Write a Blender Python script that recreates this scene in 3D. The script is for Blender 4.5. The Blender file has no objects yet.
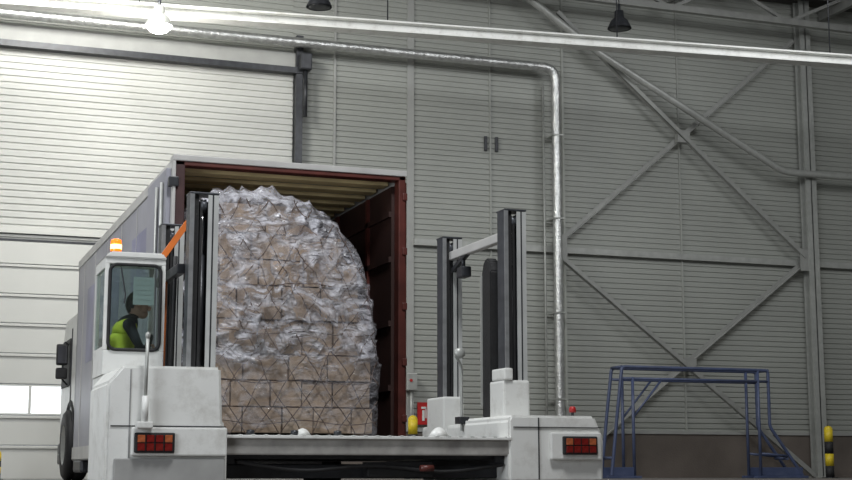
import bpy, bmesh, math, random
from mathutils import Vector, Matrix, noise
random.seed(4)
S=bpy.context.scene
COL=S.collection

# ---------------------------------------------------------------- materials
MATS={}
def mat(name,col,rough=.5,metal=0.,var=.12,scale=3.,bump=0.,bscale=40.,emit=None,estr=0.,spec=.5,dirt=None,dirtamt=.4,dscale=1.2):
    if name in MATS: return MATS[name]
    m=bpy.data.materials.new(name); m.use_nodes=True
    nt=m.node_tree; n=nt.nodes; l=nt.links
    b=n['Principled BSDF']
    b.inputs['Roughness'].default_value=rough; b.inputs['Metallic'].default_value=metal
    b.inputs['Specular IOR Level'].default_value=spec
    tc=n.new('ShaderNodeTexCoord')
    nz=n.new('ShaderNodeTexNoise'); nz.inputs['Scale'].default_value=scale; nz.inputs['Detail'].default_value=5
    l.new(tc.outputs['Object'],nz.inputs['Vector'])
    cr=n.new('ShaderNodeValToRGB')
    cr.color_ramp.elements[0].position=.3; cr.color_ramp.elements[1].position=.7
    cr.color_ramp.elements[0].color=(*[c*(1-var) for c in col],1)
    cr.color_ramp.elements[1].color=(*[min(1,c*(1+var)) for c in col],1)
    l.new(nz.outputs['Fac'],cr.inputs['Fac'])
    out=cr.outputs['Color']
    if dirt:
        n2=n.new('ShaderNodeTexNoise'); n2.inputs['Scale'].default_value=dscale; n2.inputs['Detail'].default_value=8
        n2.inputs['Roughness'].default_value=.7
        l.new(tc.outputs['Object'],n2.inputs['Vector'])
        r2=n.new('ShaderNodeMapRange'); r2.inputs[1].default_value=.5; r2.inputs[2].default_value=.72
        r2.inputs[3].default_value=0; r2.inputs[4].default_value=dirtamt
        l.new(n2.outputs['Fac'],r2.inputs[0])
        mx=n.new('ShaderNodeMix'); mx.data_type='RGBA'
        l.new(r2.outputs[0],mx.inputs[0]); l.new(out,mx.inputs[6]); mx.inputs[7].default_value=(*dirt,1)
        out=mx.outputs[2]
    l.new(out,b.inputs['Base Color'])
    if bump:
        nb=n.new('ShaderNodeTexNoise'); nb.inputs['Scale'].default_value=bscale; nb.inputs['Detail'].default_value=4
        l.new(tc.outputs['Object'],nb.inputs['Vector'])
        bp=n.new('ShaderNodeBump'); bp.inputs['Strength'].default_value=bump; bp.inputs['Distance'].default_value=.02
        l.new(nb.outputs['Fac'],bp.inputs['Height']); l.new(bp.outputs['Normal'],b.inputs['Normal'])
    if emit:
        b.inputs['Emission Color'].default_value=(*emit,1); b.inputs['Emission Strength'].default_value=estr
    MATS[name]=m; return m

def glassmat(name,tint=(.8,.85,.85),fac=.15,rough=.05):
    m=bpy.data.materials.new(name); m.use_nodes=True
    nt=m.node_tree; n=nt.nodes; l=nt.links; n.remove(n['Principled BSDF'])
    t=n.new('ShaderNodeBsdfTransparent'); t.inputs[0].default_value=(*tint,1)
    g=n.new('ShaderNodeBsdfGlossy'); g.inputs['Roughness'].default_value=rough
    mx=n.new('ShaderNodeMixShader'); mx.inputs[0].default_value=fac
    l.new(t.outputs[0],mx.inputs[1]); l.new(g.outputs[0],mx.inputs[2]); l.new(mx.outputs[0],n['Material Output'].inputs[0])
    return m

WHITE=mat('painted_white',(.72,.725,.70),.42,var=.04,dirt=(.34,.32,.28),dirtamt=.45,dscale=5)
CLAD=mat('wall_cladding',(.325,.335,.31),.5,var=.05,scale=.6)
CLADL=mat('door_cladding',(.52,.525,.50),.45,var=.05,scale=.6)
TRIM=mat('trim_grey',(.33,.335,.32),.5,var=.08)
GALV=mat('galvanised',(.40,.41,.39),.42,metal=.3,var=.12,scale=6)
BRACE=mat('brace_steel',(.31,.315,.30),.5,metal=.2,var=.1,scale=6)
FOIL=mat('foil_lagging',(.60,.61,.60),.3,metal=.8,var=.2,scale=9,bump=.8,bscale=22)
DARK=mat('dark_steel',(.035,.037,.042),.4,metal=.3,var=.3,scale=8)
BLACK=mat('black_rubber',(.012,.012,.013),.65,var=.3,scale=10,bump=.2)
STEEL=mat('mast_steel',(.07,.075,.085),.4,metal=.4,var=.25,scale=9)
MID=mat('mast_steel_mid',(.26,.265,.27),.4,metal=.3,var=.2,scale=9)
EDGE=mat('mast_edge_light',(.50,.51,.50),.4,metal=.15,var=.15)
CHROME=mat('chrome',(.7,.7,.7),.15,metal=1.,var=.05)
PLINTH=mat('plinth_concrete',(.13,.11,.095),.85,var=.2,scale=1.3,bump=.3)
FLOOR=mat('floor_concrete',(.17,.155,.145),.45,var=.2,scale=.7,bump=.1,dirt=(.06,.055,.05),dirtamt=.6,dscale=.5)
CEIL=mat('ceiling_deck',(.055,.055,.05),.8,var=.15)
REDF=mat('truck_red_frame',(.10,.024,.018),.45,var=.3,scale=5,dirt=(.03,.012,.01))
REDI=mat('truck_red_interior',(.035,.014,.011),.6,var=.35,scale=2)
CURT=mat('truck_side_panel',(.32,.32,.365),.45,var=.15,scale=.8,dirt=(.48,.48,.49),dirtamt=.6,dscale=.5)
TRWH=mat('truck_light_rail',(.50,.495,.48),.4,var=.1)
YSLAT=mat('roof_slat_yellow',(.74,.60,.32),.6,var=.2,scale=2)
CARD=mat('cardboard',(.40,.30,.22),.8,var=.25,scale=2.2,bump=.15,dirt=(.6,.52,.44),dirtamt=.5,dscale=3)
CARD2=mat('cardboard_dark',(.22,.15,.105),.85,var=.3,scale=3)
NET=mat('net_strap',(.12,.085,.07),.7,var=.3,scale=9)
BLUE=mat('blue_paint',(.06,.08,.155),.4,var=.2,scale=4,dirt=(.14,.15,.18))
YEL=mat('yellow_paint',(.66,.50,.02),.45,var=.1,dirt=(.2,.14,.02))
ORG=mat('orange_paint',(.62,.16,.03),.45,var=.2)
RED=mat('red_sign',(.42,.02,.02),.4,var=.1)
LRED=mat('tail_lens_red',(.16,.012,.01),.15,var=.3,scale=30)
LORG=mat('tail_lens_orange',(.36,.10,.04),.15,var=.3,scale=30)
BEAC=mat('beacon_orange',(.8,.16,.01),.2,emit=(1,.20,.015),estr=1.3,var=.15,scale=30)
BEACC=mat('beacon_core',(1,.8,.3),.2,emit=(1,.6,.2),estr=4)
LAMPE=mat('lamp_lit',(1,1,.9),.3,emit=(1,.98,.92),estr=30,var=.01)
WINE=mat('daylight_pane',(.7,.75,.75),.3,emit=(.92,.96,1),estr=1.5,var=.05)
PAPER=mat('paper',(.62,.66,.64),.7,var=.05)
NOTE=mat('paper_note_grey',(.42,.46,.45),.7,var=.05)
HIVIS=mat('hivis_yellow',(.66,.76,.06),.7,var=.1,scale=14,bump=.3)
CLOTH=mat('dark_clothes',(.025,.028,.035),.85,var=.2,bump=.2)
SKIN=mat('skin',(.50,.30,.22),.5,var=.06)
HAIR=mat('hair',(.02,.015,.012),.6,var=.3,scale=30,bump=.5)
GLASS=glassmat('cab_glass',(.86,.92,.91),.14)

# ---------------------------------------------------------------- helpers
def group(name,loc):
    e=bpy.data.objects.new(name,None); e.location=loc; e.empty_display_size=.2
    COL.objects.link(e); return e
def place(ob,c,par):
    COL.objects.link(ob)
    if par: ob.parent=par; ob.location=Vector(c)-par.location
    else: ob.location=c
def from_bm(name,bm,c,m,par=None,smooth=False):
    me=bpy.data.meshes.new(name); bm.to_mesh(me); bm.free()
    if m: me.materials.append(m)
    if smooth:
        for p in me.polygons: p.use_smooth=True
    ob=bpy.data.objects.new(name,me); place(ob,c,par); return ob
def box(name,x0,x1,y0,y1,z0,z1,m,par=None,bev=0.,seg=2):
    c=Vector(((x0+x1)/2,(y0+y1)/2,(z0+z1)/2))
    bm=bmesh.new(); bmesh.ops.create_cube(bm,size=1)
    for v in bm.verts: v.co=Vector((v.co.x*(x1-x0),v.co.y*(y1-y0),v.co.z*(z1-z0)))
    if bev: bmesh.ops.bevel(bm,geom=bm.edges[:],offset=bev,segments=seg,affect='EDGES',profile=.6)
    return from_bm(name,bm,c,m,par)
def addbox(bm,x0,x1,y0,y1,z0,z1):
    r=bmesh.ops.create_cube(bm,size=1)
    for v in r['verts']:
        v.co=Vector(((x0+x1)/2+v.co.x*(x1-x0),(y0+y1)/2+v.co.y*(y1-y0),(z0+z1)/2+v.co.z*(z1-z0)))
def rod(name,p1,p2,r,m,par=None,seg=16,r2=None,bev=0):
    p1=Vector(p1);p2=Vector(p2);d=p2-p1
    bm=bmesh.new()
    bmesh.ops.create_cone(bm,cap_ends=True,segments=seg,radius1=r,radius2=r if r2 is None else r2,depth=d.length)
    q=d.to_track_quat('Z','Y').to_matrix().to_4x4()
    bmesh.ops.transform(bm,matrix=q,verts=bm.verts)
    ob=from_bm(name,bm,(p1+p2)/2,m,par)
    for p in ob.data.polygons:
        if len(p.vertices)==4: p.use_smooth=True
    return ob
def beam(name,p1,p2,w,h,m,par=None,kind='box'):
    p1=Vector(p1);p2=Vector(p2);d=p2-p1;L=d.length
    bm=bmesh.new()
    if kind=='box': addbox(bm,-w/2,w/2,-h/2,h/2,-L/2,L/2)
    elif kind=='I':
        t=.02
        addbox(bm,-w/2,w/2,-h/2,-h/2+t,-L/2,L/2); addbox(bm,-w/2,w/2,h/2-t,h/2,-L/2,L/2); addbox(bm,-t/2,t/2,-h/2,h/2,-L/2,L/2)
    elif kind=='angle':
        t=.012
        addbox(bm,-w/2,w/2,-h/2,-h/2+t,-L/2,L/2); addbox(bm,-w/2,-w/2+t,-h/2,h/2,-L/2,L/2)
    q=d.to_track_quat('Z','Y').to_matrix().to_4x4()
    bmesh.ops.transform(bm,matrix=q,verts=bm.verts)
    return from_bm(name,bm,(p1+p2)/2,m,par)
def tube(name,pts,r,m,par=None,cyc=False,res=4,smooth_c=False):
    c0=Vector(pts[0])
    cu=bpy.data.curves.new(name,'CURVE'); cu.dimensions='3D'; cu.bevel_depth=r; cu.bevel_resolution=res
    cu.use_fill_caps=True
    sp=cu.splines.new('POLY'); sp.points.add(len(pts)-1)
    for i,p in enumerate(pts): sp.points[i].co=(*(Vector(p)-c0),1)
    sp.use_cyclic_u=cyc
    cu.materials.append(m)
    ob=bpy.data.objects.new(name,cu); place(ob,c0,par); return ob
def bend(pts,r=.25,n=8):
    pts=[Vector(p) for p in pts]; out=[pts[0]]
    for i in range(1,len(pts)-1):
        a=(pts[i-1]-pts[i]).normalized(); b=(pts[i+1]-pts[i]).normalized()
        p=pts[i]+a*r; q=pts[i]+b*r
        for k in range(n+1):
            t=k/n; out.append(p*(1-t)**2+pts[i]*2*t*(1-t)+q*t*t)
    out.append(pts[-1]); return out
def rring(x0,x1,z0,z1,r,n=6):
    o=[]
    for cx,cz,a0 in ((x1-r,z1-r,0),(x0+r,z1-r,90),(x0+r,z0+r,180),(x1-r,z0+r,270)):
        for k in range(n+1):
            a=math.radians(a0+90*k/n); o.append((cx+r*math.cos(a),cz+r*math.sin(a)))
    return o
def prism(name,poly,y0,y1,m,par=None,bev=0.,axis='y'):
    cx=sum(p[0] for p in poly)/len(poly); cz=sum(p[1] for p in poly)/len(poly); cy=(y0+y1)/2
    bm=bmesh.new()
    def V(p,y): return (p[0]-cx,y-cy,p[1]-cz) if axis=='y' else (y-cy,p[0]-cx,p[1]-cz)
    A=[bm.verts.new(V(p,y0)) for p in poly]; B=[bm.verts.new(V(p,y1)) for p in poly]
    bm.faces.new(A); bm.faces.new(B[::-1])
    for i in range(len(poly)):
        j=(i+1)%len(poly); bm.faces.new((A[j],A[i],B[i],B[j]))
    bmesh.ops.recalc_face_normals(bm,faces=bm.faces)
    if bev: bmesh.ops.bevel(bm,geom=bm.edges[:],offset=bev,segments=2,affect='EDGES')
    c=(cx,cy,cz) if axis=='y' else (cy,cx,cz)
    return from_bm(name,bm,c,m,par)
def lathe(name,prof,c,m,par=None,seg=28,axis='z'):
    bm=bmesh.new(); rings=[]
    for r,z in prof:
        ring=[]
        for k in range(seg):
            a=2*math.pi*k/seg
            if axis=='z': co=(r*math.cos(a),r*math.sin(a),z)
            elif axis=='x': co=(z,r*math.cos(a),r*math.sin(a))
            else: co=(r*math.cos(a),z,r*math.sin(a))
            ring.append(bm.verts.new(co))
        rings.append(ring)
    for i in range(len(rings)-1):
        for k in range(seg):
            bm.faces.new((rings[i][k],rings[i][(k+1)%seg],rings[i+1][(k+1)%seg],rings[i+1][k]))
    bmesh.ops.remove_doubles(bm,verts=bm.verts,dist=1e-5)
    bmesh.ops.recalc_face_normals(bm,faces=bm.faces)
    return from_bm(name,bm,c,m,par,smooth=True)

# ---------------------------------------------------------------- room shell
YW=28.0
XL,XR,YB,ZC=-7.0,25.0,-8.0,10.95
box('floor',XL,XR,YB,YW+.3,-.2,0,FLOOR)
box('ceiling',XL,XR,YB,YW+.3,ZC,ZC+.2,CEIL)
box('wall_left',XL-.3,XL,YB,YW+.3,0,ZC,CLAD)
box('wall_right',XR,XR+.3,YB,YW+.3,0,ZC,CLAD)
box('wall_front',XL,XR,YB-.3,YB,0,ZC,CLAD)
def ribbed(name,x0,x1,z0,z1,y,pitch,depth,m,th=.2):
    bm=bmesh.new(); prof=[]
    z=z0
    while z<z1-1e-4:
        a=min(z+pitch*.62,z1);b=min(z+pitch*.72,z1);c=min(z+pitch*.90,z1);d=min(z+pitch,z1)
        prof+=[(0,z),(0,a),(depth,b),(depth,c)]
        z=d
    prof.append((0,z1))
    L=[];R=[]
    for yy,zz in prof:
        L.append(bm.verts.new((0,yy,zz-z0))); R.append(bm.verts.new((x1-x0,yy,zz-z0)))
    for i in range(len(prof)-1):
        bm.faces.new((L[i],R[i],R[i+1],L[i+1]))
    a=bm.verts.new((0,th,0));b=bm.verts.new((x1-x0,th,0));c=bm.verts.new((x1-x0,th,z1-z0));d=bm.verts.new((0,th,z1-z0))
    bm.faces.new((b,a,d,c)); bm.faces.new((L[0],a,b,R[0])); bm.faces.new((L[-1],R[-1],c,d))
    return from_bm(name,bm,(x0,y,z0),m)
ribbed('wall_back',7.3,XR,.95,ZC,YW,.115,.022,CLAD)
ribbed('wall_back_upper',XL,7.3,8.1,ZC,YW,.115,.022,CLAD)
box('wall_back_plinth',7.3,XR,YW-.04,YW+.2,0,.95,PLINTH)
box('trim_1',7.3,XR,YW-.07,YW-.0,.93,.99,TRIM)
d=group('door_1',(0,YW,0))
o=ribbed('upper_leaf',XL,7.3,4.6,8.1,YW-.04,.13,.026,CLADL); o.parent=d; o.location=Vector((XL,YW-.04,4.6))-d.location
zs=[0,.62,1.17,1.74,2.31,2.87,3.42,3.98,4.54]
for i in range(len(zs)-1):
    z0,z1=zs[i],zs[i+1]-.014
    if i==2:
        box('section_rail_a',XL,7.3,YW-.05,YW+.05,z0,z0+.03,CLADL,d); box('section_rail_b',XL,7.3,YW-.05,YW+.05,z1-.03,z1,CLADL,d)
        x=XL+.55
        while x<7.2:
            box('mullion',x,x+.05,YW-.05,YW+.05,z0+.03,z1-.03,CLADL,d)
            x+=4.4
        box('pane',XL,7.3,YW+.0,YW+.02,z0+.03,z1-.03,WINE,d)
    else:
        box('section',XL,7.3,YW-.05,YW+.05,z0,z1,CLADL,d,bev=.012)
        box('section_lip',XL,7.3,YW-.085,YW-.05,z1-.05,z1-.01,CLADL,d)
box('ledge',XL,7.3,YW-.14,YW+.05,4.54,4.60,CLADL,d)
box('dark_joint',XL,7.3,YW-.06,YW+.05,4.40,4.44,DARK,d)
box('trim_2',XL,7.45,YW-.25,YW,8.1,8.22,DARK)
box('trim_3',XL,7.45,YW-.12,YW,8.22,8.55,TRIM)
g=group('door_guide_rail',(7.42,YW-.2,0))
box('post',7.32,7.46,YW-.22,YW-.02,0,8.9,DARK,g); box('motor',7.36,7.60,YW-.42,YW-.12,8.15,8.5,DARK,g,bev=.03)
rod('shaft',(7.5,YW-.27,7.2),(7.5,YW-.27,8.2),.04,DARK,g)
for i,(x,w,m) in enumerate([(8.19,.05,TRIM),(9.84,.15,TRIM),(11.64,.035,CLAD),(13.35,.05,CLAD),(16.2,.035,CLAD)]):
    box('trim_%d'%(i+4),x-w/2,x+w/2,YW-.03,YW+.01,.95,ZC,m)
for i,x in enumerate((11.53,11.78)):
    v=group('wall_vent' if i==0 else 'wall_vent.001',(x,YW,7.0))
    box('frame',x-.035,x+.035,YW-.05,YW+.0,6.85,7.17,DARK,v,bev=.01)
    for k in range(4): box('slat',x-.03,x+.03,YW-.056,YW-.045,6.88+k*.07,6.89+k*.07,DARK,v)
def hcol(name,x,y,z0,z1,w,dp,m):
    c=group(name,(x,y,z0)); t=.025
    box('flange_front',x-w/2,x+w/2,y-dp/2,y-dp/2+t,z0,z1,m,c)
    box('flange_back',x-w/2,x+w/2,y+dp/2-t,y+dp/2,z0,z1,m,c)
    box('web',x-t/2,x+t/2,y-dp/2,y+dp/2,z0,z1,m,c)
    box('base_plate',x-w*.75,x+w*.75,y-dp*.75,y+dp*.6,z0,z0+.03,m,c)
hcol('steel_column',19.4,YW-.25,0,ZC,.28,.24,GALV)
yb=YW-.32
b=group('wall_cross_bracing',(16,yb,0))
U=[('upper_brace_a',(13.1,yb,9.99),(19.2,yb,4.92)),('upper_brace_b',(19.2,yb+.1,10.03),(13.1,yb+.1,4.94)),
   ('lower_brace_a',(13.1,yb,4.62),(19.2,yb,-.0+.05)),('lower_brace_b',(19.2,yb+.1,4.80),(13.1,yb+.1,.15))]
for nm,p,q in U: beam(nm,p,q,.1,.1,BRACE,b,'angle')
box('gusset_a',16.0,16.3,yb-.02,yb+.12,7.33,7.6,BRACE,b); box('gusset_b',16.0,16.3,yb-.02,yb+.12,2.28,2.55,BRACE,b)
box('girt',9.9,XR,YW-.12,YW-.03,4.74,4.87,GALV,b)
for x in (13.1,19.2): box('node_plate',x-.15,x+.15,yb-.03,yb-.01,4.6,5.1,BRACE,b)
pp=group('insulated_pipe',(13,YW-.42,0))
tube('run',bend([(XL+.1,YW-.42,8.66),(13.0,YW-.42,8.70),(13.0,YW-.42,.05)],.3),.1,FOIL,pp)
for z in (1.6,3.4,5.4,7.2): 
    box('clamp',12.88,13.12,YW-.53,YW-.08,z,z+.03,GALV,pp)
rod('thin_pipe',(12.8,YW-.2,.0),(12.8,YW-.2,8.4),.02,GALV,pp)
tube('sprinkler_pipe',bend([(11.9,YW-.5,10.45),(14.0,YW-.5,9.12),(18.6,YW-.5,6.80),(XR-.1,YW-.5,6.82)],.25),.08,GALV)
r=group('crane_rail_beam',(9,25,8.18))
A=Vector((-3,26.0,8.17)); B=Vector((24,23.0,8.17))
beam('flange_bottom',A,B,.3,.03,WHITE,r); beam('web',A+Vector((0,0,.09)),B+Vector((0,0,.09)),.03,.18,WHITE,r); beam('flange_top',A+Vector((0,0,.18)),B+Vector((0,0,.18)),.3,.03,WHITE,r)
for k in range(6):
    p=A.lerp(B,(k+.5)/6); rod('hanger',p+Vector((0,0,.2)),(p.x,p.y,ZC),.012,DARK,r)
t=group('roof_truss',(9,27,10.4))
for (y,zl) in ((27.0,10.15),(22.0,10.1),(16,10.2)):
    beam('chord',(XL,y,zl),(XR,y,zl),.14,.14,BRACE,t); beam('top_chord',(XL,y,ZC-.08),(XR,y,ZC-.08),.14,.14,BRACE,t)
    x=XL; s=0
    while x<XR-1.6:
        beam('diag',(x,y,zl if s else ZC-.1),(x+1.5,y,ZC-.1 if s else zl),.07,.07,BRACE,t); x+=1.5; s=1-s
for x in (-4,0,4,8,12,16,20,24):
    beam('purlin',(x,YB,ZC-.25),(x,YW-.1,ZC-.25),.12,.24,BRACE,t,'I')
def lamp(x,y,z,lit,nm):
    l=group(nm,(x,y,z))
    lathe('shade',[(.24,0),(.235,.02),(.17,.16),(.10,.22),(.09,.36),(.0,.37)],(x,y,z),DARK if not lit else GALV,l)
    rod('cable',(x,y,z+.36),(x,y,ZC-.01),.012,DARK,l)
    lathe('lens',[(0,-.13),(.08,-.12),(.16,-.085),(.215,-.02),(.225,.01),(.0,.03)] if lit else [(0,-.02),(.14,-.015),(.225,.01),(.0,.03)],(x,y,z),LAMPE if lit else DARK,l)
    lathe('hook',[(.03,.37),(.03,.5),(0,.5)],(x,y,z),DARK,l)
lamp(4.0,24.6,7.80,True,'high_bay_lamp'); lamp(7.0,25.0,8.6,False,'high_bay_lamp.001'); lamp(13.2,25.0,8.85,False,'high_bay_lamp.002')
fs=group('fire_sign',(10.1,YW-.05,1.3))
box('plate',9.98,10.24,YW-.08,YW-.05,1.07,1.52,RED,fs,bev=.005)
box('symbol_tank',10.08,10.13,YW-.09,YW-.08,1.15,1.36,PAPER,fs); box('symbol_hose',10.15,10.17,YW-.09,YW-.08,1.2,1.42,PAPER,fs); box('symbol_head',10.06,10.17,YW-.09,YW-.08,1.39,1.43,PAPER,fs)
cb=group('control_cabinet',(9.85,YW-.2,1.9))
box('case',9.70,9.92,YW-.25,YW-.03,1.75,2.1,GALV,cb,bev=.02); rod('conduit',(9.82,YW-.15,.9),(9.82,YW-.15,1.8),.03,GALV,cb); rod('button',(9.78,YW-.27,1.95),(9.78,YW-.24,1.95),.03,RED,cb)
def bollard(nm,x,y,h,r=.09):
    b=group(nm,(x,y,0)); n=4
    for k in range(n):
        rod('band_%d'%k,(x,y,h*k/n),(x,y,h*(k+1)/n),r,YEL if k%2==1 else BLACK,b,seg=24)
    lathe('cap',[(r,0),(r*.9,.04),(r*.5,.07),(0,.08)],(x,y,h),YEL,b); lathe('foot',[(0,.0),(r*1.8,.0),(r*1.8,.015),(r,.015)],(x,y,0),DARK,b)
bollard('bollard',18.42,26.0,1.0); bollard('bollard.001',9.2,26.0,1.1); bollard('bollard.002',1.72,26.0,.42,.06)

# ---------------------------------------------------------------- blue guard frame
f=group('blue_steel_frame',(15.2,26,0)); y=26.0
for yy in (y,y+.45):
    tube('top_rail',bend([(13.35,yy,.06),(13.50,yy,1.3),(13.62,yy,2.2),(17.0,yy,2.2),(17.0,yy,1.05),(17.75,yy,.06)],.08),.034,BLUE,f)
    rod('second_rail',(13.6,yy,1.97),(17.0,yy,1.97),.028,BLUE,f)
    rod('inner_post',(13.85,yy,.05),(13.85,yy,2.0),.032,BLUE,f); rod('inner_post_b',(16.75,yy,.05),(16.75,yy,2.2),.032,BLUE,f)
    rod('knee_brace',(13.85,yy,1.2),(14.5,yy,1.95),.022,BLUE,f)
    rod('foot_bar',(16.75,yy,.5),(17.4,yy,.45),.026,BLUE,f)
for x,z in ((13.62,2.2),(17.0,2.2),(13.4,.4),(17.4,.4),(15.3,2.2)):
    rod('cross_tie',(x,y,z),(x,y+.45,z),.03,BLUE,f)
for xa,xb in ((13.25,13.98),(16.62,17.85)): 
    for yy in (y,y+.45): box('foot',xa,xb,yy-.07,yy+.07,.0,.05,BLUE,f,bev=.008); box('foot_web',xa+.1,xb-.1,yy-.02,yy+.02,.05,.22,BLUE,f,bev=.008)

# ---------------------------------------------------------------- truck
T=group('box_truck',(3.9,18.8,0))
x0,x1,y0,y1,zb,zt=2.62,5.12,14.8,23.0,.42,3.38
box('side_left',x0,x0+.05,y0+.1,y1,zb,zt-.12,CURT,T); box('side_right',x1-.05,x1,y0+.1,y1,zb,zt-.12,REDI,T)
box('box_front',x0,x1,y1-.05,y1,zb,zt,CURT,T); box('box_floor',x0,x1,y0,y1,zb-.12,zb,DARK,T)
box('roof',x0,x1,y0+.1,y1,zt-.03,zt,TRWH,T)
box('roof_rail_left',x0-.015,x0+.06,y0+.08,y1+.01,zt-.13,zt-.01,TRWH,T,bev=.01); box('roof_rail_right',x1-.06,x1+.015,y0+.08,y1,zt-.13,zt-.01,TRWH,T,bev=.01)
box('side_bottom_rail',x0-.012,x0+.05,y0+.1,y1,zb-.1,zb+.08,TRWH,T)
yy=y0+1.2
while yy<y1:
    box('side_rib',x0-.008,x0+.002,yy-.012,yy+.012,zb+.08,zt-.13,TRWH,T); yy+=1.25
for (a,b2,c,dd) in ((15.6,17.6,1.9,2.9),(18.6,21.8,1.7,2.8)):
    box('side_graphic',x0-.004,x0+.001,a,b2,c,dd,mat('graphic_blue',(.20,.20,.31),.4,var=.3,scale=1.5),T)
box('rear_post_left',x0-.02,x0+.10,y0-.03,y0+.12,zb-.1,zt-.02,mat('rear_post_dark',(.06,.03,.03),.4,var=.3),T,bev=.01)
box('rear_post_left_edge',x0-.03,x0+.0,y0-.05,y0+.10,zb-.1,zt-.06,TRWH,T,bev=.006)
box('rear_post_right',x1-.06,x1+.02,y0-.03,y0+.12,zb-.1,zt-.02,REDF,T,bev=.01)
box('rear_header',x0-.02,x1+.02,y0-.03,y0+.12,zt-.10,zt-.055,REDF,T,bev=.008)
box('rear_header_cap',x0-.03,x1+.03,y0-.05,y0+.14,zt-.055,zt+.01,TRWH,T,bev=.01)
box('rear_sill',x0-.02,x1+.02,y0-.05,y0+.12,zb-.14,zb,REDF,T,bev=.008)
box('door_folded_right',x1+.03,x1+.06,y0+.05,y0+1.3,zb,zt-.1,REDF,T,bev=.01)
box('door_folded_left',x0-.08,x0-.03,y0+.05,y0+1.25,zb,zt-.12,CURT,T,bev=.01)
for z in (.7,1.3,1.9,2.5,3.1):
    box('hinge',x1-.02,x1+.035,y0-.05,y0+.03,z-.04,z+.04,REDF,T,bev=.01)
    box('hinge_left',x0-.07,x0+.03,y0-.07,y0+.02,z-.05,z+.05,DARK,T,bev=.01)
for dy in (.2,.5): rod('lock_bar',(x0-.1,y0+dy,zb+.1),(x0-.1,y0+dy,zt-.25),.018,GALV,T)
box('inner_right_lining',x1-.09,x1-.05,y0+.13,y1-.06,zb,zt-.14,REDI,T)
k=0; yy=y0+.25
while yy<y1-.1:
    box('roof_slat_%d'%k,x0+.06,x1-.09,yy,yy+.2,zt-.11,zt-.07,YSLAT,T); yy+=.42; k+=1
for z in (1.0,1.7,2.4,2.9):
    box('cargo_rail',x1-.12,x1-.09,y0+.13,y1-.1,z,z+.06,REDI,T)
for yy in (15.7,16.9,18.1,19.3): box('inner_pillar',x1-.12,x1-.085,yy,yy+.08,zb,zt-.15,REDF,T)
box('chassis_a',3.3,3.42,y0+.4,24.6,.2,.32,DARK,T); box('chassis_b',4.35,4.47,y0+.4,24.6,.2,.32,DARK,T)
box('under_ride_bumper',x0+.1,x1-.1,y0+.2,y0+.3,.1,.22,DARK,T,bev=.01)
prism('cab_shell',[(23.1,.55),(25.2,.55),(25.3,1.35),(25.05,2.4),(24.8,2.62),(23.1,2.62)],x0+.03,x1-.03,WHITE,T,bev=.03,axis='x')
prism('cab_side_window',[(23.9,1.5),(25.05,1.5),(24.85,2.25),(23.9,2.25)],x0+.005,x0+.04,BLACK,T,axis='x')
box('cab_bumper',x0+.02,x1-.02,24.9,25.4,.25,.6,DARK,T,bev=.04)
box('cab_door_gap',x0+.015,x0+.035,23.8,23.82,.6,2.4,DARK,T)
box('cab_step',x0-.03,x0+.3,24.55,24.9,.3,.42,DARK,T,bev=.02)
tube('mirror_arm',bend([(x0+.03,24.2,2.15),(2.54,24.0,2.2),(2.52,24.0,1.6),(x0+.03,24.2,1.5)],.06),.015,DARK,T)
box('mirror_head',2.42,2.60,23.93,24.03,1.82,2.16,BLACK,T,bev=.03); box('mirror_glass',2.44,2.58,23.915,23.93,1.85,2.13,mat('mirror_face',(.12,.12,.13),.15,metal=.8),T)
box('mirror_small',2.42,2.60,23.93,24.03,1.60,1.78,BLACK,T,bev=.03)
def wheel(nm,x,y,z,r,w,par):
    lathe(nm+'_tyre',[(r*.55,-w/2),(r*.9,-w/2),(r,-w*.38),(r,-w*.12),(r*.97,-w*.1),(r*.97,-w*.05),(r,-w*.03),(r,w*.38),(r*.9,w/2),(r*.55,w/2)],(x,y,z),BLACK,par,seg=36,axis='x')
    lathe(nm+'_rim',[(0,-w*.30),(r*.2,-w*.34),(r*.22,-w*.2),(r*.45,-w*.2),(r*.55,-w*.5),(r*.58,-w*.5),(r*.56,w*.4),(0,w*.3)],(x,y,z),GALV,par,seg=24,axis='x')
    for k in range(8):
        a=k*math.pi/4; rod(nm+'_nut',(x-w*.26,y+r*.3*math.cos(a),z+r*.3*math.sin(a)),(x-w*.18,y+r*.3*math.cos(a),z+r*.3*math.sin(a)),r*.04,DARK,par,seg=6)
for x in (x0+.11,x1-.11): wheel('front_wheel',x,23.75,.55,.55,.36,T)
for yy in (16.9,17.5):
    for x in (x0+.2,x1-.2): wheel('rear_wheel',x,yy,.15,.15,.25,T)
tube('front_mudguard',[(x0+.06,23.75+.66*math.cos(a),.55+.66*math.sin(a)) for a in [math.pi*k/10 for k in range(11)]],.06,BLACK,T)
box('fuel_tank',x0+.0,x0+.4,22.0,22.9,.12,.32,DARK,T,bev=.04)

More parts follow.
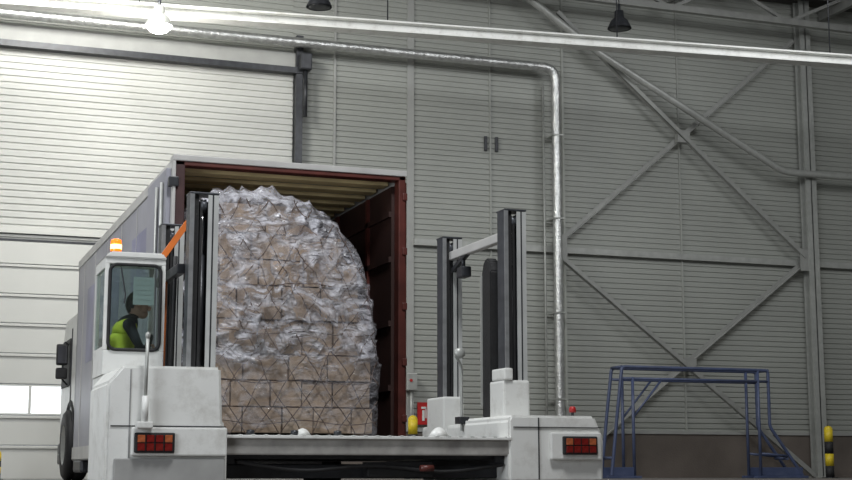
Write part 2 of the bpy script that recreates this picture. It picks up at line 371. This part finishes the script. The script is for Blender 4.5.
# ---------------------------------------------------------------- cargo pallet
SIL=[(2.80,.48),(2.76,1.4),(2.76,2.3),(2.80,2.78),(2.95,2.88),(3.5,2.89),(3.78,2.82),(3.97,2.72),(4.14,2.60),(4.28,2.48),(4.38,2.34),(4.44,2.2),(4.50,1.9),(4.56,1.56),(4.62,1.1),(4.60,.48)]
def resample(P,n):
    L=[0]
    for a,b in zip(P,P[1:]): L.append(L[-1]+math.dist(a,b))
    out=[]
    for i in range(n):
        s=L[-1]*i/(n-1)
        for k in range(len(P)-1):
            if s<=L[k+1]+1e-9:
                t=(s-L[k])/(L[k+1]-L[k]); out.append((P[k][0]*(1-t)+P[k+1][0]*t,P[k][1]*(1-t)+P[k+1][1]*t)); break
    return out
def rnd(v): return noise.noise(v)
def fold(x,y,z):
    q=Vector((x,y,z))
    w=Vector((rnd(q*1.3),rnd(q*1.3+Vector((9,0,0))),rnd(q*1.3+Vector((0,7,0)))))*.6
    a=1-abs(rnd((Vector((x*2.2+z*1.4,y*2,z*1.3-x*.6))+w)*1.6))*2.2
    b=1-abs(rnd((Vector((x*1.2-z*1.1,y*2,z*2.6+x))+w)*2.9))*2.2
    c=1-abs(rnd((Vector((x,y,z))+w)*7.))*2
    up=min(1,max(0,(z-.9)/.5))*.7+.3
    return (max(a,0)**2*.075+max(b,0)**2*.04)*up+max(c,0)**2*.012
CG=group('wrapped_cargo_pallet',(3.68,15.2,.42))
YF,YK=14.02,16.5
C=(3.68,.60)
def shell(name,m,sc,yf,disp,nr=60,ns=230,nd=40,smooth=True):
    R=resample(SIL,ns); bm=bmesh.new(); rows=[]
    for j in range(nr+1):
        r=j/nr; row=[]
        for (x,z) in R:
            px=C[0]+(x-C[0])*r*sc; pz=C[1]+(z-C[1])*r*sc
            pz=max(pz,.45)
            e=max(0,(r-.93)/.07); y=yf+.07*e*e
            y-=fold(px,0,pz)*disp*(1-e*.6)
            row.append(bm.verts.new((px-CG.location.x,y-CG.location.y,pz-CG.location.z)))
        rows.append(row)
    for j in range(1,nd+1):
        row=[]; y=yf+.07+(YK-yf-.07)*j/nd
        for (x,z) in R:
            dd=Vector((x-C[0],z-C[1])); dd.normalize(); k=fold(x,y,z)*disp
            px=C[0]+(x-C[0])*sc+dd.x*k; pz=max(.45,C[1]+(z-C[1])*sc+dd.y*k)
            row.append(bm.verts.new((px-CG.location.x,y-CG.location.y,pz-CG.location.z)))
        rows.append(row)
    for a,b in zip(rows,rows[1:]):
        for i in range(ns-1): bm.faces.new((a[i],a[i+1],b[i+1],b[i]))
    bmesh.ops.remove_doubles(bm,verts=bm.verts,dist=1e-4)
    bmesh.ops.recalc_face_normals(bm,faces=bm.faces)
    return from_bm(name,bm,CG.location,m,CG,smooth=smooth)
fm=bpy.data.materials.new('plastic_film'); fm.use_nodes=True
nt=fm.node_tree;n=nt.nodes;l=nt.links; pb=n['Principled BSDF']
pb.inputs['Base Color'].default_value=(.78,.78,.85,1); pb.inputs['Roughness'].default_value=.15; pb.inputs['Specular IOR Level'].default_value=1.0
tc=n.new('ShaderNodeTexCoord'); nz=n.new('ShaderNodeTexNoise'); nz.inputs['Scale'].default_value=3.2; nz.inputs['Detail'].default_value=9; nz.inputs['Distortion'].default_value=2.6
mp=n.new('ShaderNodeMapping'); mp.inputs['Scale'].default_value=(.6,1,1.1); mp.inputs['Rotation'].default_value=(0,.6,0)
l.new(tc.outputs['Object'],mp.inputs[0]); l.new(mp.outputs[0],nz.inputs['Vector'])
sx=n.new('ShaderNodeSeparateXYZ'); l.new(tc.outputs['Object'],sx.inputs[0])
mr=n.new('ShaderNodeMapRange'); mr.inputs[1].default_value=.40; mr.inputs[2].default_value=.64; mr.inputs[3].default_value=.12; mr.inputs[4].default_value=.82
l.new(nz.outputs['Fac'],mr.inputs[0])
wv=n.new('ShaderNodeTexNoise'); wv.inputs['Scale'].default_value=2.2; l.new(tc.outputs['Object'],wv.inputs['Vector'])
ad=n.new('ShaderNodeMath'); ad.operation='MULTIPLY_ADD'; ad.inputs[1].default_value=.5; l.new(wv.outputs['Fac'],ad.inputs[0]); l.new(sx.outputs['Z'],ad.inputs[2])
hz=n.new('ShaderNodeMapRange'); hz.inputs[1].default_value=.98; hz.inputs[2].default_value=1.06; hz.inputs[3].default_value=.38; hz.inputs[4].default_value=1.0
l.new(ad.outputs[0],hz.inputs[0])
mu=n.new('ShaderNodeMath'); mu.operation='MULTIPLY'; l.new(mr.outputs[0],mu.inputs[0]); l.new(hz.outputs[0],mu.inputs[1])
l.new(mu.outputs[0],pb.inputs['Alpha'])
nb=n.new('ShaderNodeTexNoise'); nb.inputs['Scale'].default_value=6; nb.inputs['Detail'].default_value=5; nb.inputs['Distortion'].default_value=3
l.new(mp.outputs[0],nb.inputs['Vector'])
bp=n.new('ShaderNodeBump'); bp.inputs['Strength'].default_value=1.; bp.inputs['Distance'].default_value=.10
l.new(nb.outputs['Fac'],bp.inputs['Height']); l.new(bp.outputs[0],pb.inputs['Normal'])
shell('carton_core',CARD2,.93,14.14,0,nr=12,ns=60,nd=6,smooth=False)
shell('plastic_wrap',fm,1.0,YF,1.0)
def xr(z):
    P=SIL[5:]
    for (a,za),(b2,zb2) in zip(P,P[1:]):
        if zb2<=z<=za: return a+(b2-a)*(za-z)/(za-zb2)
    return 3.0
bm=bmesh.new(); z=.52; row=0
while z<2.75:
    hh=random.choice((.26,.30,.34)); x=2.82-(.18 if row%2 else 0)
    while True:
        w=random.choice((.32,.40,.46)); a=max(x,2.81); b2=x+w-.016; lim=min(xr(z+hh) if z+hh<2.9 else 0,xr(z))-.05
        if a>lim-.1: break
        b2=min(b2,lim)
        if z+hh<2.84 and b2-a>.08: addbox(bm,a,b2,14.07+random.uniform(0,.04),14.5,z,z+hh-.014)
        x+=w
    z+=hh; row+=1
bmesh.ops.translate(bm,vec=-CG.location,verts=bm.verts)
from_bm('cartons',bm,CG.location,CARD,CG)
cu=bpy.data.curves.new('net','CURVE'); cu.dimensions='3D'; cu.bevel_depth=.005; cu.bevel_resolution=1; cu.materials.append(NET)
def strap(pts):
    if len(pts)<3: return
    sp=cu.splines.new('POLY'); sp.points.add(len(pts)-1)
    for i,p in enumerate(pts): sp.points[i].co=(*(Vector(p)-CG.location),1)
for fam in (1,-1):
    c=-4
    while c<9:
        pts=[]
        for i in range(90):
            z=.5+i*.028
            x=c+fam*z*.62+.09*noise.noise(Vector((c*3,z*2.5,fam)))
            ok=2.80<x<xr(z)-.03 and z<2.85
            if ok: pts.append((x,YF-fold(x,0,z)+.005,z))
            elif pts: strap(pts); pts=[]
        strap(pts); c+=.27
for z in (.62,1.02,1.5,1.98):
    pts=[]
    x=2.8
    while x<xr(z)-.03:
        zz=z+.02*math.sin(x*7); pts.append((x,YF-fold(x,0,zz)+.005,zz)); x+=.03
    strap(pts)
no=bpy.data.objects.new('net',cu); place(no,CG.location,CG)
box('aluminium_pallet',2.76,4.68,13.95,16.55,.43,.475,GALV,CG,bev=.006)

# ---------------------------------------------------------------- loader
Lo=group('cargo_loader',(3.5,12,0))
prism('left_module_shell',[(1.49,.06),(2.40,.06),(2.40,.46),(2.36,.50),(2.34,.93),(1.60,.93),(1.49,.80)],11.0,12.0,WHITE,Lo,bev=.02)
box('left_module_rear',1.58,2.36,12.0,12.62,.06,.92,WHITE,Lo,bev=.02)
box('left_module_tail',1.90,2.36,12.6,13.6,.06,.88,WHITE,Lo,bev=.02)
box('left_panel_seam',1.52,2.385,10.992,11.0,.475,.483,DARK,Lo)
box('left_panel_seam_v',1.655,1.661,10.994,11.0,.10,.90,MID,Lo)
box('left_panel_lower',1.67,2.39,10.955,11.0,.26,.47,WHITE,Lo,bev=.012)
box('left_lower_bumper',1.55,2.38,10.97,11.0,.06,.24,mat('bumper_grey',(.32,.32,.31),.6,var=.2),Lo,bev=.01)
def tail(xa,xb,nm):
    box(nm+'_housing',xa,xb,10.93,10.99,.28,.43,BLACK,Lo,bev=.012)
    n=4; w=(xb-xa-.03)/n
    for k in range(n):
        for r in range(2):
            box(nm+'_lens',xa+.015+k*w+.006,xa+.015+(k+1)*w-.006,10.915,10.935,.295+r*.062,.35+r*.062,(LORG if k in(0,3) and r else LRED),Lo,bev=.006)
tail(1.69,1.99,'tail_lamp_left')
rod('lever_base',(1.76,10.93,.50),(1.76,10.93,.70),.026,WHITE,Lo); rod('lever_rod',(1.76,10.93,.70),(1.765,10.93,1.14),.013,GALV,Lo)
lathe('lever_knob',[(0,-.03),(.018,-.015),(.02,0),(.018,.015),(0,.03)],(1.765,10.93,1.15),GALV,Lo,seg=14)
box('lever_foot',1.70,1.82,10.90,11.0,.46,.51,WHITE,Lo,bev=.01)
for z in (.35,.42,.49): box('louvre',1.572,1.582,12.1,12.5,z,z+.03,DARK,Lo)
prism('right_module_shell',[(4.72,.06),(5.57,.06),(5.58,.42),(5.50,.60),(4.74,.60),(4.72,.56)],11.0,12.0,WHITE,Lo,bev=.02)
box('right_module_rear',4.76,5.52,12.0,13.2,.06,.56,WHITE,Lo,bev=.03)
box('right_panel_seam',4.98,4.988,10.99,11.0,.08,.58,DARK,Lo)
box('right_panel_lower',5.08,5.54,10.96,11.0,.24,.46,WHITE,Lo,bev=.012)
box('right_side_seam',4.76,5.55,10.99,11.0,.50,.506,DARK,Lo)
tail(5.18,5.49,'tail_lamp_right')
rod('warning_lamp_post',(5.44,11.3,.6),(5.44,11.3,.66),.012,DARK,Lo); lathe('warning_lamp',[(0,0),(.03,0),(.03,.03),(.02,.05),(0,.05)],(5.44,11.3,.64),RED,Lo,seg=16)
for x in (1.95,5.15):
    for yy in (11.5,12.9): wheel('loader_wheel',x,yy,.19,.19,.2,Lo)
box('deck_front_bar',2.38,4.74,11.02,11.14,.27,.40,mat('deck_steel',(.38,.37,.35),.5,metal=.2,var=.25,scale=7,dirt=(.12,.10,.08)),Lo,bev=.012)
box('deck_front_lip',2.38,4.74,10.99,11.2,.395,.42,WHITE,Lo,bev=.006)
box('deck_frame_left',2.38,2.48,11.1,13.9,.2,.40,DARK,Lo); box('deck_frame_right',4.64,4.74,11.1,13.9,.2,.40,DARK,Lo)
box('deck_plate',2.48,4.64,11.14,13.9,.24,.27,DARK,Lo)
yy=11.3
while yy<13.88:
    rod('deck_roller',(2.5,yy,.385),(4.62,yy,.385),.035,GALV,Lo,seg=12); yy+=.2
box('under_beam',2.4,4.72,11.25,11.4,.09,.2,DARK,Lo,bev=.01)
box('under_box',3.55,4.1,11.1,11.25,.1,.22,BLACK,Lo,bev=.01)
tube('hydraulic_hose',bend([(2.5,11.08,.22),(3.0,11.08,.14),(3.6,11.08,.2),(4.2,11.08,.13),(4.7,11.08,.2)],.2),.016,BLACK,Lo)
rod('red_drum',(3.97,11.04,.17),(4.08,11.04,.17),.025,REDF,Lo)
lathe('deck_cone',[(0,.0),(.09,.0),(.06,.04),(.03,.07),(0,.08)],(4.15,11.1,.42),WHITE,Lo)
lathe('deck_cone_b',[(0,.0),(.07,.0),(.05,.03),(.03,.05),(0,.06)],(3.02,11.12,.42),WHITE,Lo)
for x in (2.6,2.95,3.3): lathe('deck_stop',[(0,.0),(.03,.0),(.03,.04),(0,.045)],(x,11.1,.42),DARK,Lo)
tube('deck_chain',[(2.45+i*.05,11.0,.405+.012*(i%2)) for i in range(46)],.010,GALV,Lo)
def mast(nm,xa,xb,yc,z0,zt):
    dp=.15
    box(nm+'_channel_a',xa,xa+.035,yc-dp/2,yc+dp/2,z0,zt,STEEL,Lo,bev=.005)
    box(nm+'_channel_b',xb-.035,xb,yc-dp/2,yc+dp/2,z0,zt-.02,STEEL,Lo,bev=.005)
    box(nm+'_flange_a',xa,xa+.035,yc-dp/2-.012,yc-dp/2,z0,zt,MID,Lo)
    box(nm+'_inner_a',xa+.035,xa+.075,yc-dp/2+.01,yc-dp/2+.022,z0,zt,BLACK,Lo)
    box(nm+'_flange_b',xb-.085,xb,yc-dp/2-.012,yc-dp/2,z0,zt-.02,EDGE,Lo)
    box(nm+'_groove_b',xb-.052,xb-.040,yc-dp/2-.014,yc-dp/2-.012,z0,zt-.02,DARK,Lo)
    box(nm+'_web',xa+.02,xb-.02,yc+dp/2-.02,yc+dp/2,z0,zt-.05,DARK,Lo)
    rod(nm+'_piston',((xa+xb)/2,yc,z0),((xa+xb)/2,yc,zt-.5),.028,DARK,Lo); rod(nm+'_ram',((xa+xb)/2,yc,zt-.5),((xa+xb)/2,yc,zt-.08),.018,CHROME,Lo)
    box(nm+'_chain',xa+.085,xa+.105,yc-.06,yc-.05,z0,zt-.06,BLACK,Lo)
    box(nm+'_cap',xa-.004,xb+.004,yc-dp/2-.014,yc+dp/2+.01,zt-.015,zt,STEEL,Lo,bev=.004)
    lathe(nm+'_pulley',[(0,-.02),(.055,-.02),(.045,0),(.055,.02),(0,.02)],((xa+xb)/2,yc-.02,zt-.1),STEEL,Lo,seg=20,axis='x')
    for z in [z0+.3+k*.38 for k in range(int((zt-z0-.3)/.38))]: box(nm+'_bolt_plate',xb-.02,xb+.012,yc-.05,yc+.05,z,z+.07,DARK,Lo)
mast('mast_right_near',4.81,5.01,11.35,.5,2.36); mast('mast_right_far',4.76,4.95,12.7,.4,2.32)
mast('mast_left_near',2.14,2.37,11.45,.8,2.35); mast('mast_left_far',2.14,2.34,12.75,.8,2.30)
box('mast_base_right',4.78,5.02,11.24,11.55,.58,.90,WHITE,Lo,bev=.02); box('mast_base_far',4.72,4.92,12.5,12.95,.3,.82,WHITE,Lo,bev=.02)
box('mast_base_gusset',4.78,4.86,11.22,11.5,.9,1.0,WHITE,Lo,bev=.015)
box('mast_tie_right',4.83,4.90,11.4,12.7,2.10,2.18,TRWH,Lo,bev=.01); beam('mast_tie_brace',(4.86,12.6,2.0),(4.86,12.2,2.13),.04,.04,DARK,Lo)
rod('camera_bracket',(4.86,12.35,2.12),(4.86,12.35,1.98),.02,DARK,Lo); box('camera_body',4.82,4.91,12.27,12.42,1.90,2.0,DARK,Lo,bev=.015)
prism('chain_guard',[(11.56,.6),(11.76,.6),(11.76,1.86),(11.72,1.95),(11.66,1.99),(11.60,1.95),(11.56,1.86)],4.80,4.90,BLACK,Lo,bev=.012,axis='x')
prism('chain_guard_rib',[(11.745,.7),(11.762,.7),(11.762,1.84),(11.745,1.84)],4.785,4.80,GALV,Lo,axis='x')
tube('work_light_arm',bend([(4.74,12.1,.5),(4.74,12.1,1.08),(4.66,12.05,1.16)],.05),.012,GALV,Lo)
lathe('work_light_head',[(0,-.03),(.045,-.03),(.05,.0),(.04,.03),(0,.04)],(4.70,12.05,1.18),GALV,Lo,seg=20,axis='y')
box('work_light_base',4.70,4.79,12.04,12.16,.56,.62,DARK,Lo)
beam('orange_arm',(2.06,12.3,1.90),(2.30,12.3,2.26),.055,.05,ORG,Lo); beam('orange_arm_dark',(2.04,12.33,1.86),(2.20,12.33,2.10),.05,.05,DARK,Lo)
box('mast_left_bracket',2.09,2.16,11.6,12.6,1.72,1.80,DARK,Lo,bev=.01); rod('left_hose_a',(2.12,11.9,.9),(2.13,11.9,1.9),.018,BLACK,Lo)
rod('left_hose_b',(2.105,12.2,.9),(2.11,12.2,1.8),.012,ORG,Lo)
# cab
cx0,cx1,cy0,cy1=1.575,2.07,12.0,12.62
wz0,wz1,wx0,wx1=1.12,1.83,1.61,2.035
box('cab_rear_below',cx0,cx1,cy0,cy0+.04,.92,wz0,WHITE,Lo,bev=.008)
box('cab_rear_above',cx0,cx1,cy0,cy0+.04,wz1,1.88,WHITE,Lo,bev=.008)
box('cab_rear_left',cx0,wx0,cy0,cy0+.04,wz0,wz1,WHITE,Lo,bev=.006); box('cab_rear_right',wx1,cx1,cy0,cy0+.04,wz0,wz1,WHITE,Lo,bev=.006)
tube('window_gasket',[(a,cy0-.005,b) for a,b in rring(wx0+.005,wx1-.005,wz0+.005,wz1-.005,.06)],.014,BLACK,Lo,cyc=True)
box('window_glass',wx0,wx1,cy0+.015,cy0+.02,wz0,wz1,GLASS,Lo)
prism('cab_roof',[(cx0-.01,1.88),(cx1+.01,1.88),(cx1-.03,1.93),(cx0+.04,1.93)],cy0-.02,cy1+.02,WHITE,Lo,bev=.01)
for x in (cx0,cx1-.04): box('cab_post_front',x,x+.04,cy1-.04,cy1,.92,1.88,WHITE,Lo,bev=.008)
box('cab_side_left_low',cx0,cx0+.03,cy0+.04,cy1-.04,.92,1.15,WHITE,Lo); box('cab_side_right_low',cx1-.03,cx1,cy0+.04,cy1-.04,.92,1.10,WHITE,Lo)
box('cab_side_left_top',cx0,cx0+.03,cy0+.04,cy1-.04,1.80,1.88,WHITE,Lo)
box('cab_side_glass',cx0+.012,cx0+.016,cy0+.04,cy1-.04,1.15,1.80,GLASS,Lo)
box('cab_front_low',cx0,cx1,cy1-.03,cy1,.92,1.12,WHITE,Lo); box('cab_front_glass',cx0+.04,cx1-.04,cy1-.02,cy1-.015,1.12,1.88,GLASS,Lo)
box('paper_note',1.81,1.98,cy0+.022,cy0+.026,1.50,1.73,NOTE,Lo)
for z in (1.54,1.58,1.62,1.66,1.70): box('note_text',1.83,1.96,cy0+.0205,cy0+.022,z,z+.004,GALV,Lo)
tube('wiper',[(1.70,cy0-.02,1.80),(1.74,cy0-.02,1.58),(1.735,cy0-.02,1.50)],.006,DARK,Lo)
lathe('beacon_base',[(0,0),(.055,0),(.055,.03),(.045,.035),(0,.035)],(1.69,12.25,1.93),DARK,Lo,seg=20)
lathe('beacon_dome',[(.046,0),(.046,.08),(.042,.10),(.02,.11),(0,.11)],(1.69,12.25,1.965),BEAC,Lo,seg=24)
lathe('beacon_bulb_window',[(.047,.02),(.0475,.04),(.047,.06)],(1.69,12.25,1.965),BEACC,Lo,seg=24)
sw=[(1.985+.13*math.cos(a)*.3,12.36+.14*math.sin(a),1.16+.12*math.cos(a)) for a in [2*math.pi*k/24 for k in range(24)]]
tube('steering_wheel',sw,.011,BLACK,Lo,cyc=True); rod('steering_column',(1.985,12.36,1.16),(2.03,12.36,.95),.02,DARK,Lo)
box('seat_cushion',1.62,1.90,12.16,12.56,.92,.96,BLACK,Lo,bev=.015); box('seat_back',1.608,1.64,12.18,12.54,.95,1.25,BLACK,Lo,bev=.012)

# ---------------------------------------------------------------- driver
ym=12.35
D=group('loader_driver',(1.76,ym,.96))
def skinned(name,verts,edges,m,par,sub=2):
    c=Vector(verts[0][:3]); me=bpy.data.meshes.new(name)
    me.from_pydata([tuple(Vector(v[:3])-c) for v in verts],edges,[])
    me.materials.append(m); ob=bpy.data.objects.new(name,me); place(ob,c,par)
    ob.modifiers.new('Skin','SKIN')
    sv=me.skin_vertices[0].data
    for i,v in enumerate(verts):
        r=v[3]; sv[i].radius=(r,r); sv[i].use_root=(i==0)
    s=ob.modifiers.new('Sub','SUBSURF'); s.levels=sub; s.render_levels=sub
    ob.modifiers['Skin'].use_smooth_shade=True
    return ob
body=[(1.745,ym,1.04,.105),(1.76,ym,1.15,.10),(1.79,ym,1.27,.11),(1.83,ym,1.37,.09),(1.87,ym,1.43,.05),(1.885,ym,1.47,.043),
 (1.81,ym-.15,1.35,.055),(1.86,ym-.20,1.23,.042),(1.91,ym-.15,1.16,.033),(1.955,ym-.12,1.165,.025),
 (1.81,ym+.15,1.35,.055),(1.86,ym+.20,1.23,.042),(1.91,ym+.15,1.16,.033),(1.955,ym+.12,1.165,.025),
 (1.80,ym-.08,1.03,.07),(1.95,ym-.09,1.03,.055),(1.98,ym-.09,1.0,.045),
 (1.80,ym+.08,1.03,.07),(1.95,ym+.09,1.03,.055),(1.98,ym+.09,1.0,.045)]
be=[(0,1),(1,2),(2,3),(3,4),(4,5),(3,6),(6,7),(7,8),(8,9),(3,10),(10,11),(11,12),(12,13),(0,14),(14,15),(15,16),(0,17),(17,18),(18,19)]
skinned('body',body,be,CLOTH,D)
skinned('hi_vis_vest',[(1.755,ym,1.07,.125),(1.77,ym,1.16,.125),(1.79,ym,1.27,.13),(1.825,ym,1.36,.105),(1.815,ym-.13,1.35,.072),(1.815,ym+.13,1.35,.072)],[(0,1),(1,2),(2,3),(3,4),(3,5)],HIVIS,D)
for s in (-1,1):
    hy=ym+.12*s; hx=1.955; hz=1.17
    skinned('palm',[(hx,hy,hz,.020),(hx+.03,hy,hz+.005,.024)],[(0,1)],SKIN,D)
    for k in range(4):
        o=(k-1.5)*.017; L=(.9,1.0,.95,.78)[k]
        skinned('finger',[(hx+.04,hy+o,hz+.015,.0085),(hx+.04+.025*L,hy+o,hz+.02,.008),(hx+.045+.032*L,hy+o,hz-.002,.0075),(hx+.04+.02*L,hy+o,hz-.018,.007)],[(0,1),(1,2),(2,3)],SKIN,D,1)
    skinned('thumb',[(hx+.015,hy-s*.02,hz,.011),(hx+.04,hy-s*.035,hz-.005,.0095),(hx+.055,hy-s*.03,hz-.015,.008)],[(0,1),(1,2)],SKIN,D,1)
def ell(name,c,r,m,par,rot=(0,0,0),cut=None,seg=24):
    bm=bmesh.new(); bmesh.ops.create_uvsphere(bm,u_segments=seg,v_segments=16,radius=1)
    for v in bm.verts:
        v.co=Vector((v.co.x*r[0],v.co.y*r[1],v.co.z*r[2]))
    if cut:
        bmesh.ops.delete(bm,geom=[v for v in bm.verts if cut(v.co)],context='VERTS')
    ob=from_bm(name,bm,c,m,par,smooth=True); ob.rotation_euler=rot; return ob
hc=Vector((1.905,ym,1.535))
ell('head',hc,(.092,.075,.112),SKIN,D,(0,.35,0))
ell('hair',hc+Vector((-.008,0,.012)),(.098,.083,.115),HAIR,D,(0,.35,0),cut=lambda c:c.x>.045 or (c.z<-.03 and c.x>-.02))
ell('jaw',hc+Vector((.03,0,-.07)),(.055,.05,.045),SKIN,D,(0,.35,0))
ell('nose',hc+Vector((.092,0,-.03)),(.018,.012,.022),SKIN,D,(0,.35,0),seg=12)
for s in (-1,1):
    ell('ear',hc+Vector((-.005,s*.078,-.015)),(.02,.008,.03),SKIN,D,(0,.35,0),seg=12)
    ell('eye',hc+Vector((.082,s*.03,-.005)),(.012,.013,.009),PAPER,D,(0,.35,0),seg=12)
ell('mouth',hc+Vector((.075,0,-.075)),(.01,.025,.006),mat('lips',(.35,.12,.1),.5),D,(0,.35,0),seg=12)

# ---------------------------------------------------------------- lights
def area(nm,loc,size,pw,col=(.97,.985,1),tgt=None,sy=None):
    li=bpy.data.lights.new(nm,'AREA'); li.energy=pw; li.color=col; li.size=size
    o=bpy.data.objects.new(nm,li); COL.objects.link(o); o.location=loc
    if tgt: o.rotation_euler=(Vector(tgt)-Vector(loc)).to_track_quat('-Z','Y').to_euler()
    return o
area('ceiling_light',(3,7,10),2.0,800,tgt=(3.5,12,0))
area('ceiling_light.001',(-3,16,10),3,620,tgt=(3,17,0))
area('ceiling_light.002',(10,17,10),3,310,tgt=(11,24,2))
area('ceiling_light.003',(2.5,23.0,9.8),2,520,tgt=(2.5,27.5,3),col=(1,.99,.94))
area('ceiling_light.004',(17,19,10),3,240,tgt=(17,28,3))
area('daylight_left_fill',(-6,6,3),4,480,(.89,.94,1),tgt=(3.5,12,1))  # added area light brightening the loader from the left; wall_left has no opening
pl=bpy.data.lights.new('high_bay_bulb','POINT'); pl.energy=130; pl.shadow_soft_size=.15; pl.color=(1,.97,.9)
o=bpy.data.objects.new('high_bay_bulb',pl); COL.objects.link(o); o.location=(4.0,24.6,7.5)
w=bpy.data.worlds.new('world'); S.world=w; w.use_nodes=True
w.node_tree.nodes['Background'].inputs[0].default_value=(.6,.65,.7,1); w.node_tree.nodes['Background'].inputs[1].default_value=.3

S.view_settings.view_transform='Standard'
S.view_settings.look='None'
S.view_settings.exposure=0

cd=bpy.data.cameras.new('camera'); cd.sensor_width=36; cd.lens=61.56; cd.clip_end=200
cam=bpy.data.objects.new('camera',cd); COL.objects.link(cam)
cam.location=(0,0,.15); cam.rotation_euler=(math.radians(99),0,math.radians(-20))
S.camera=cam
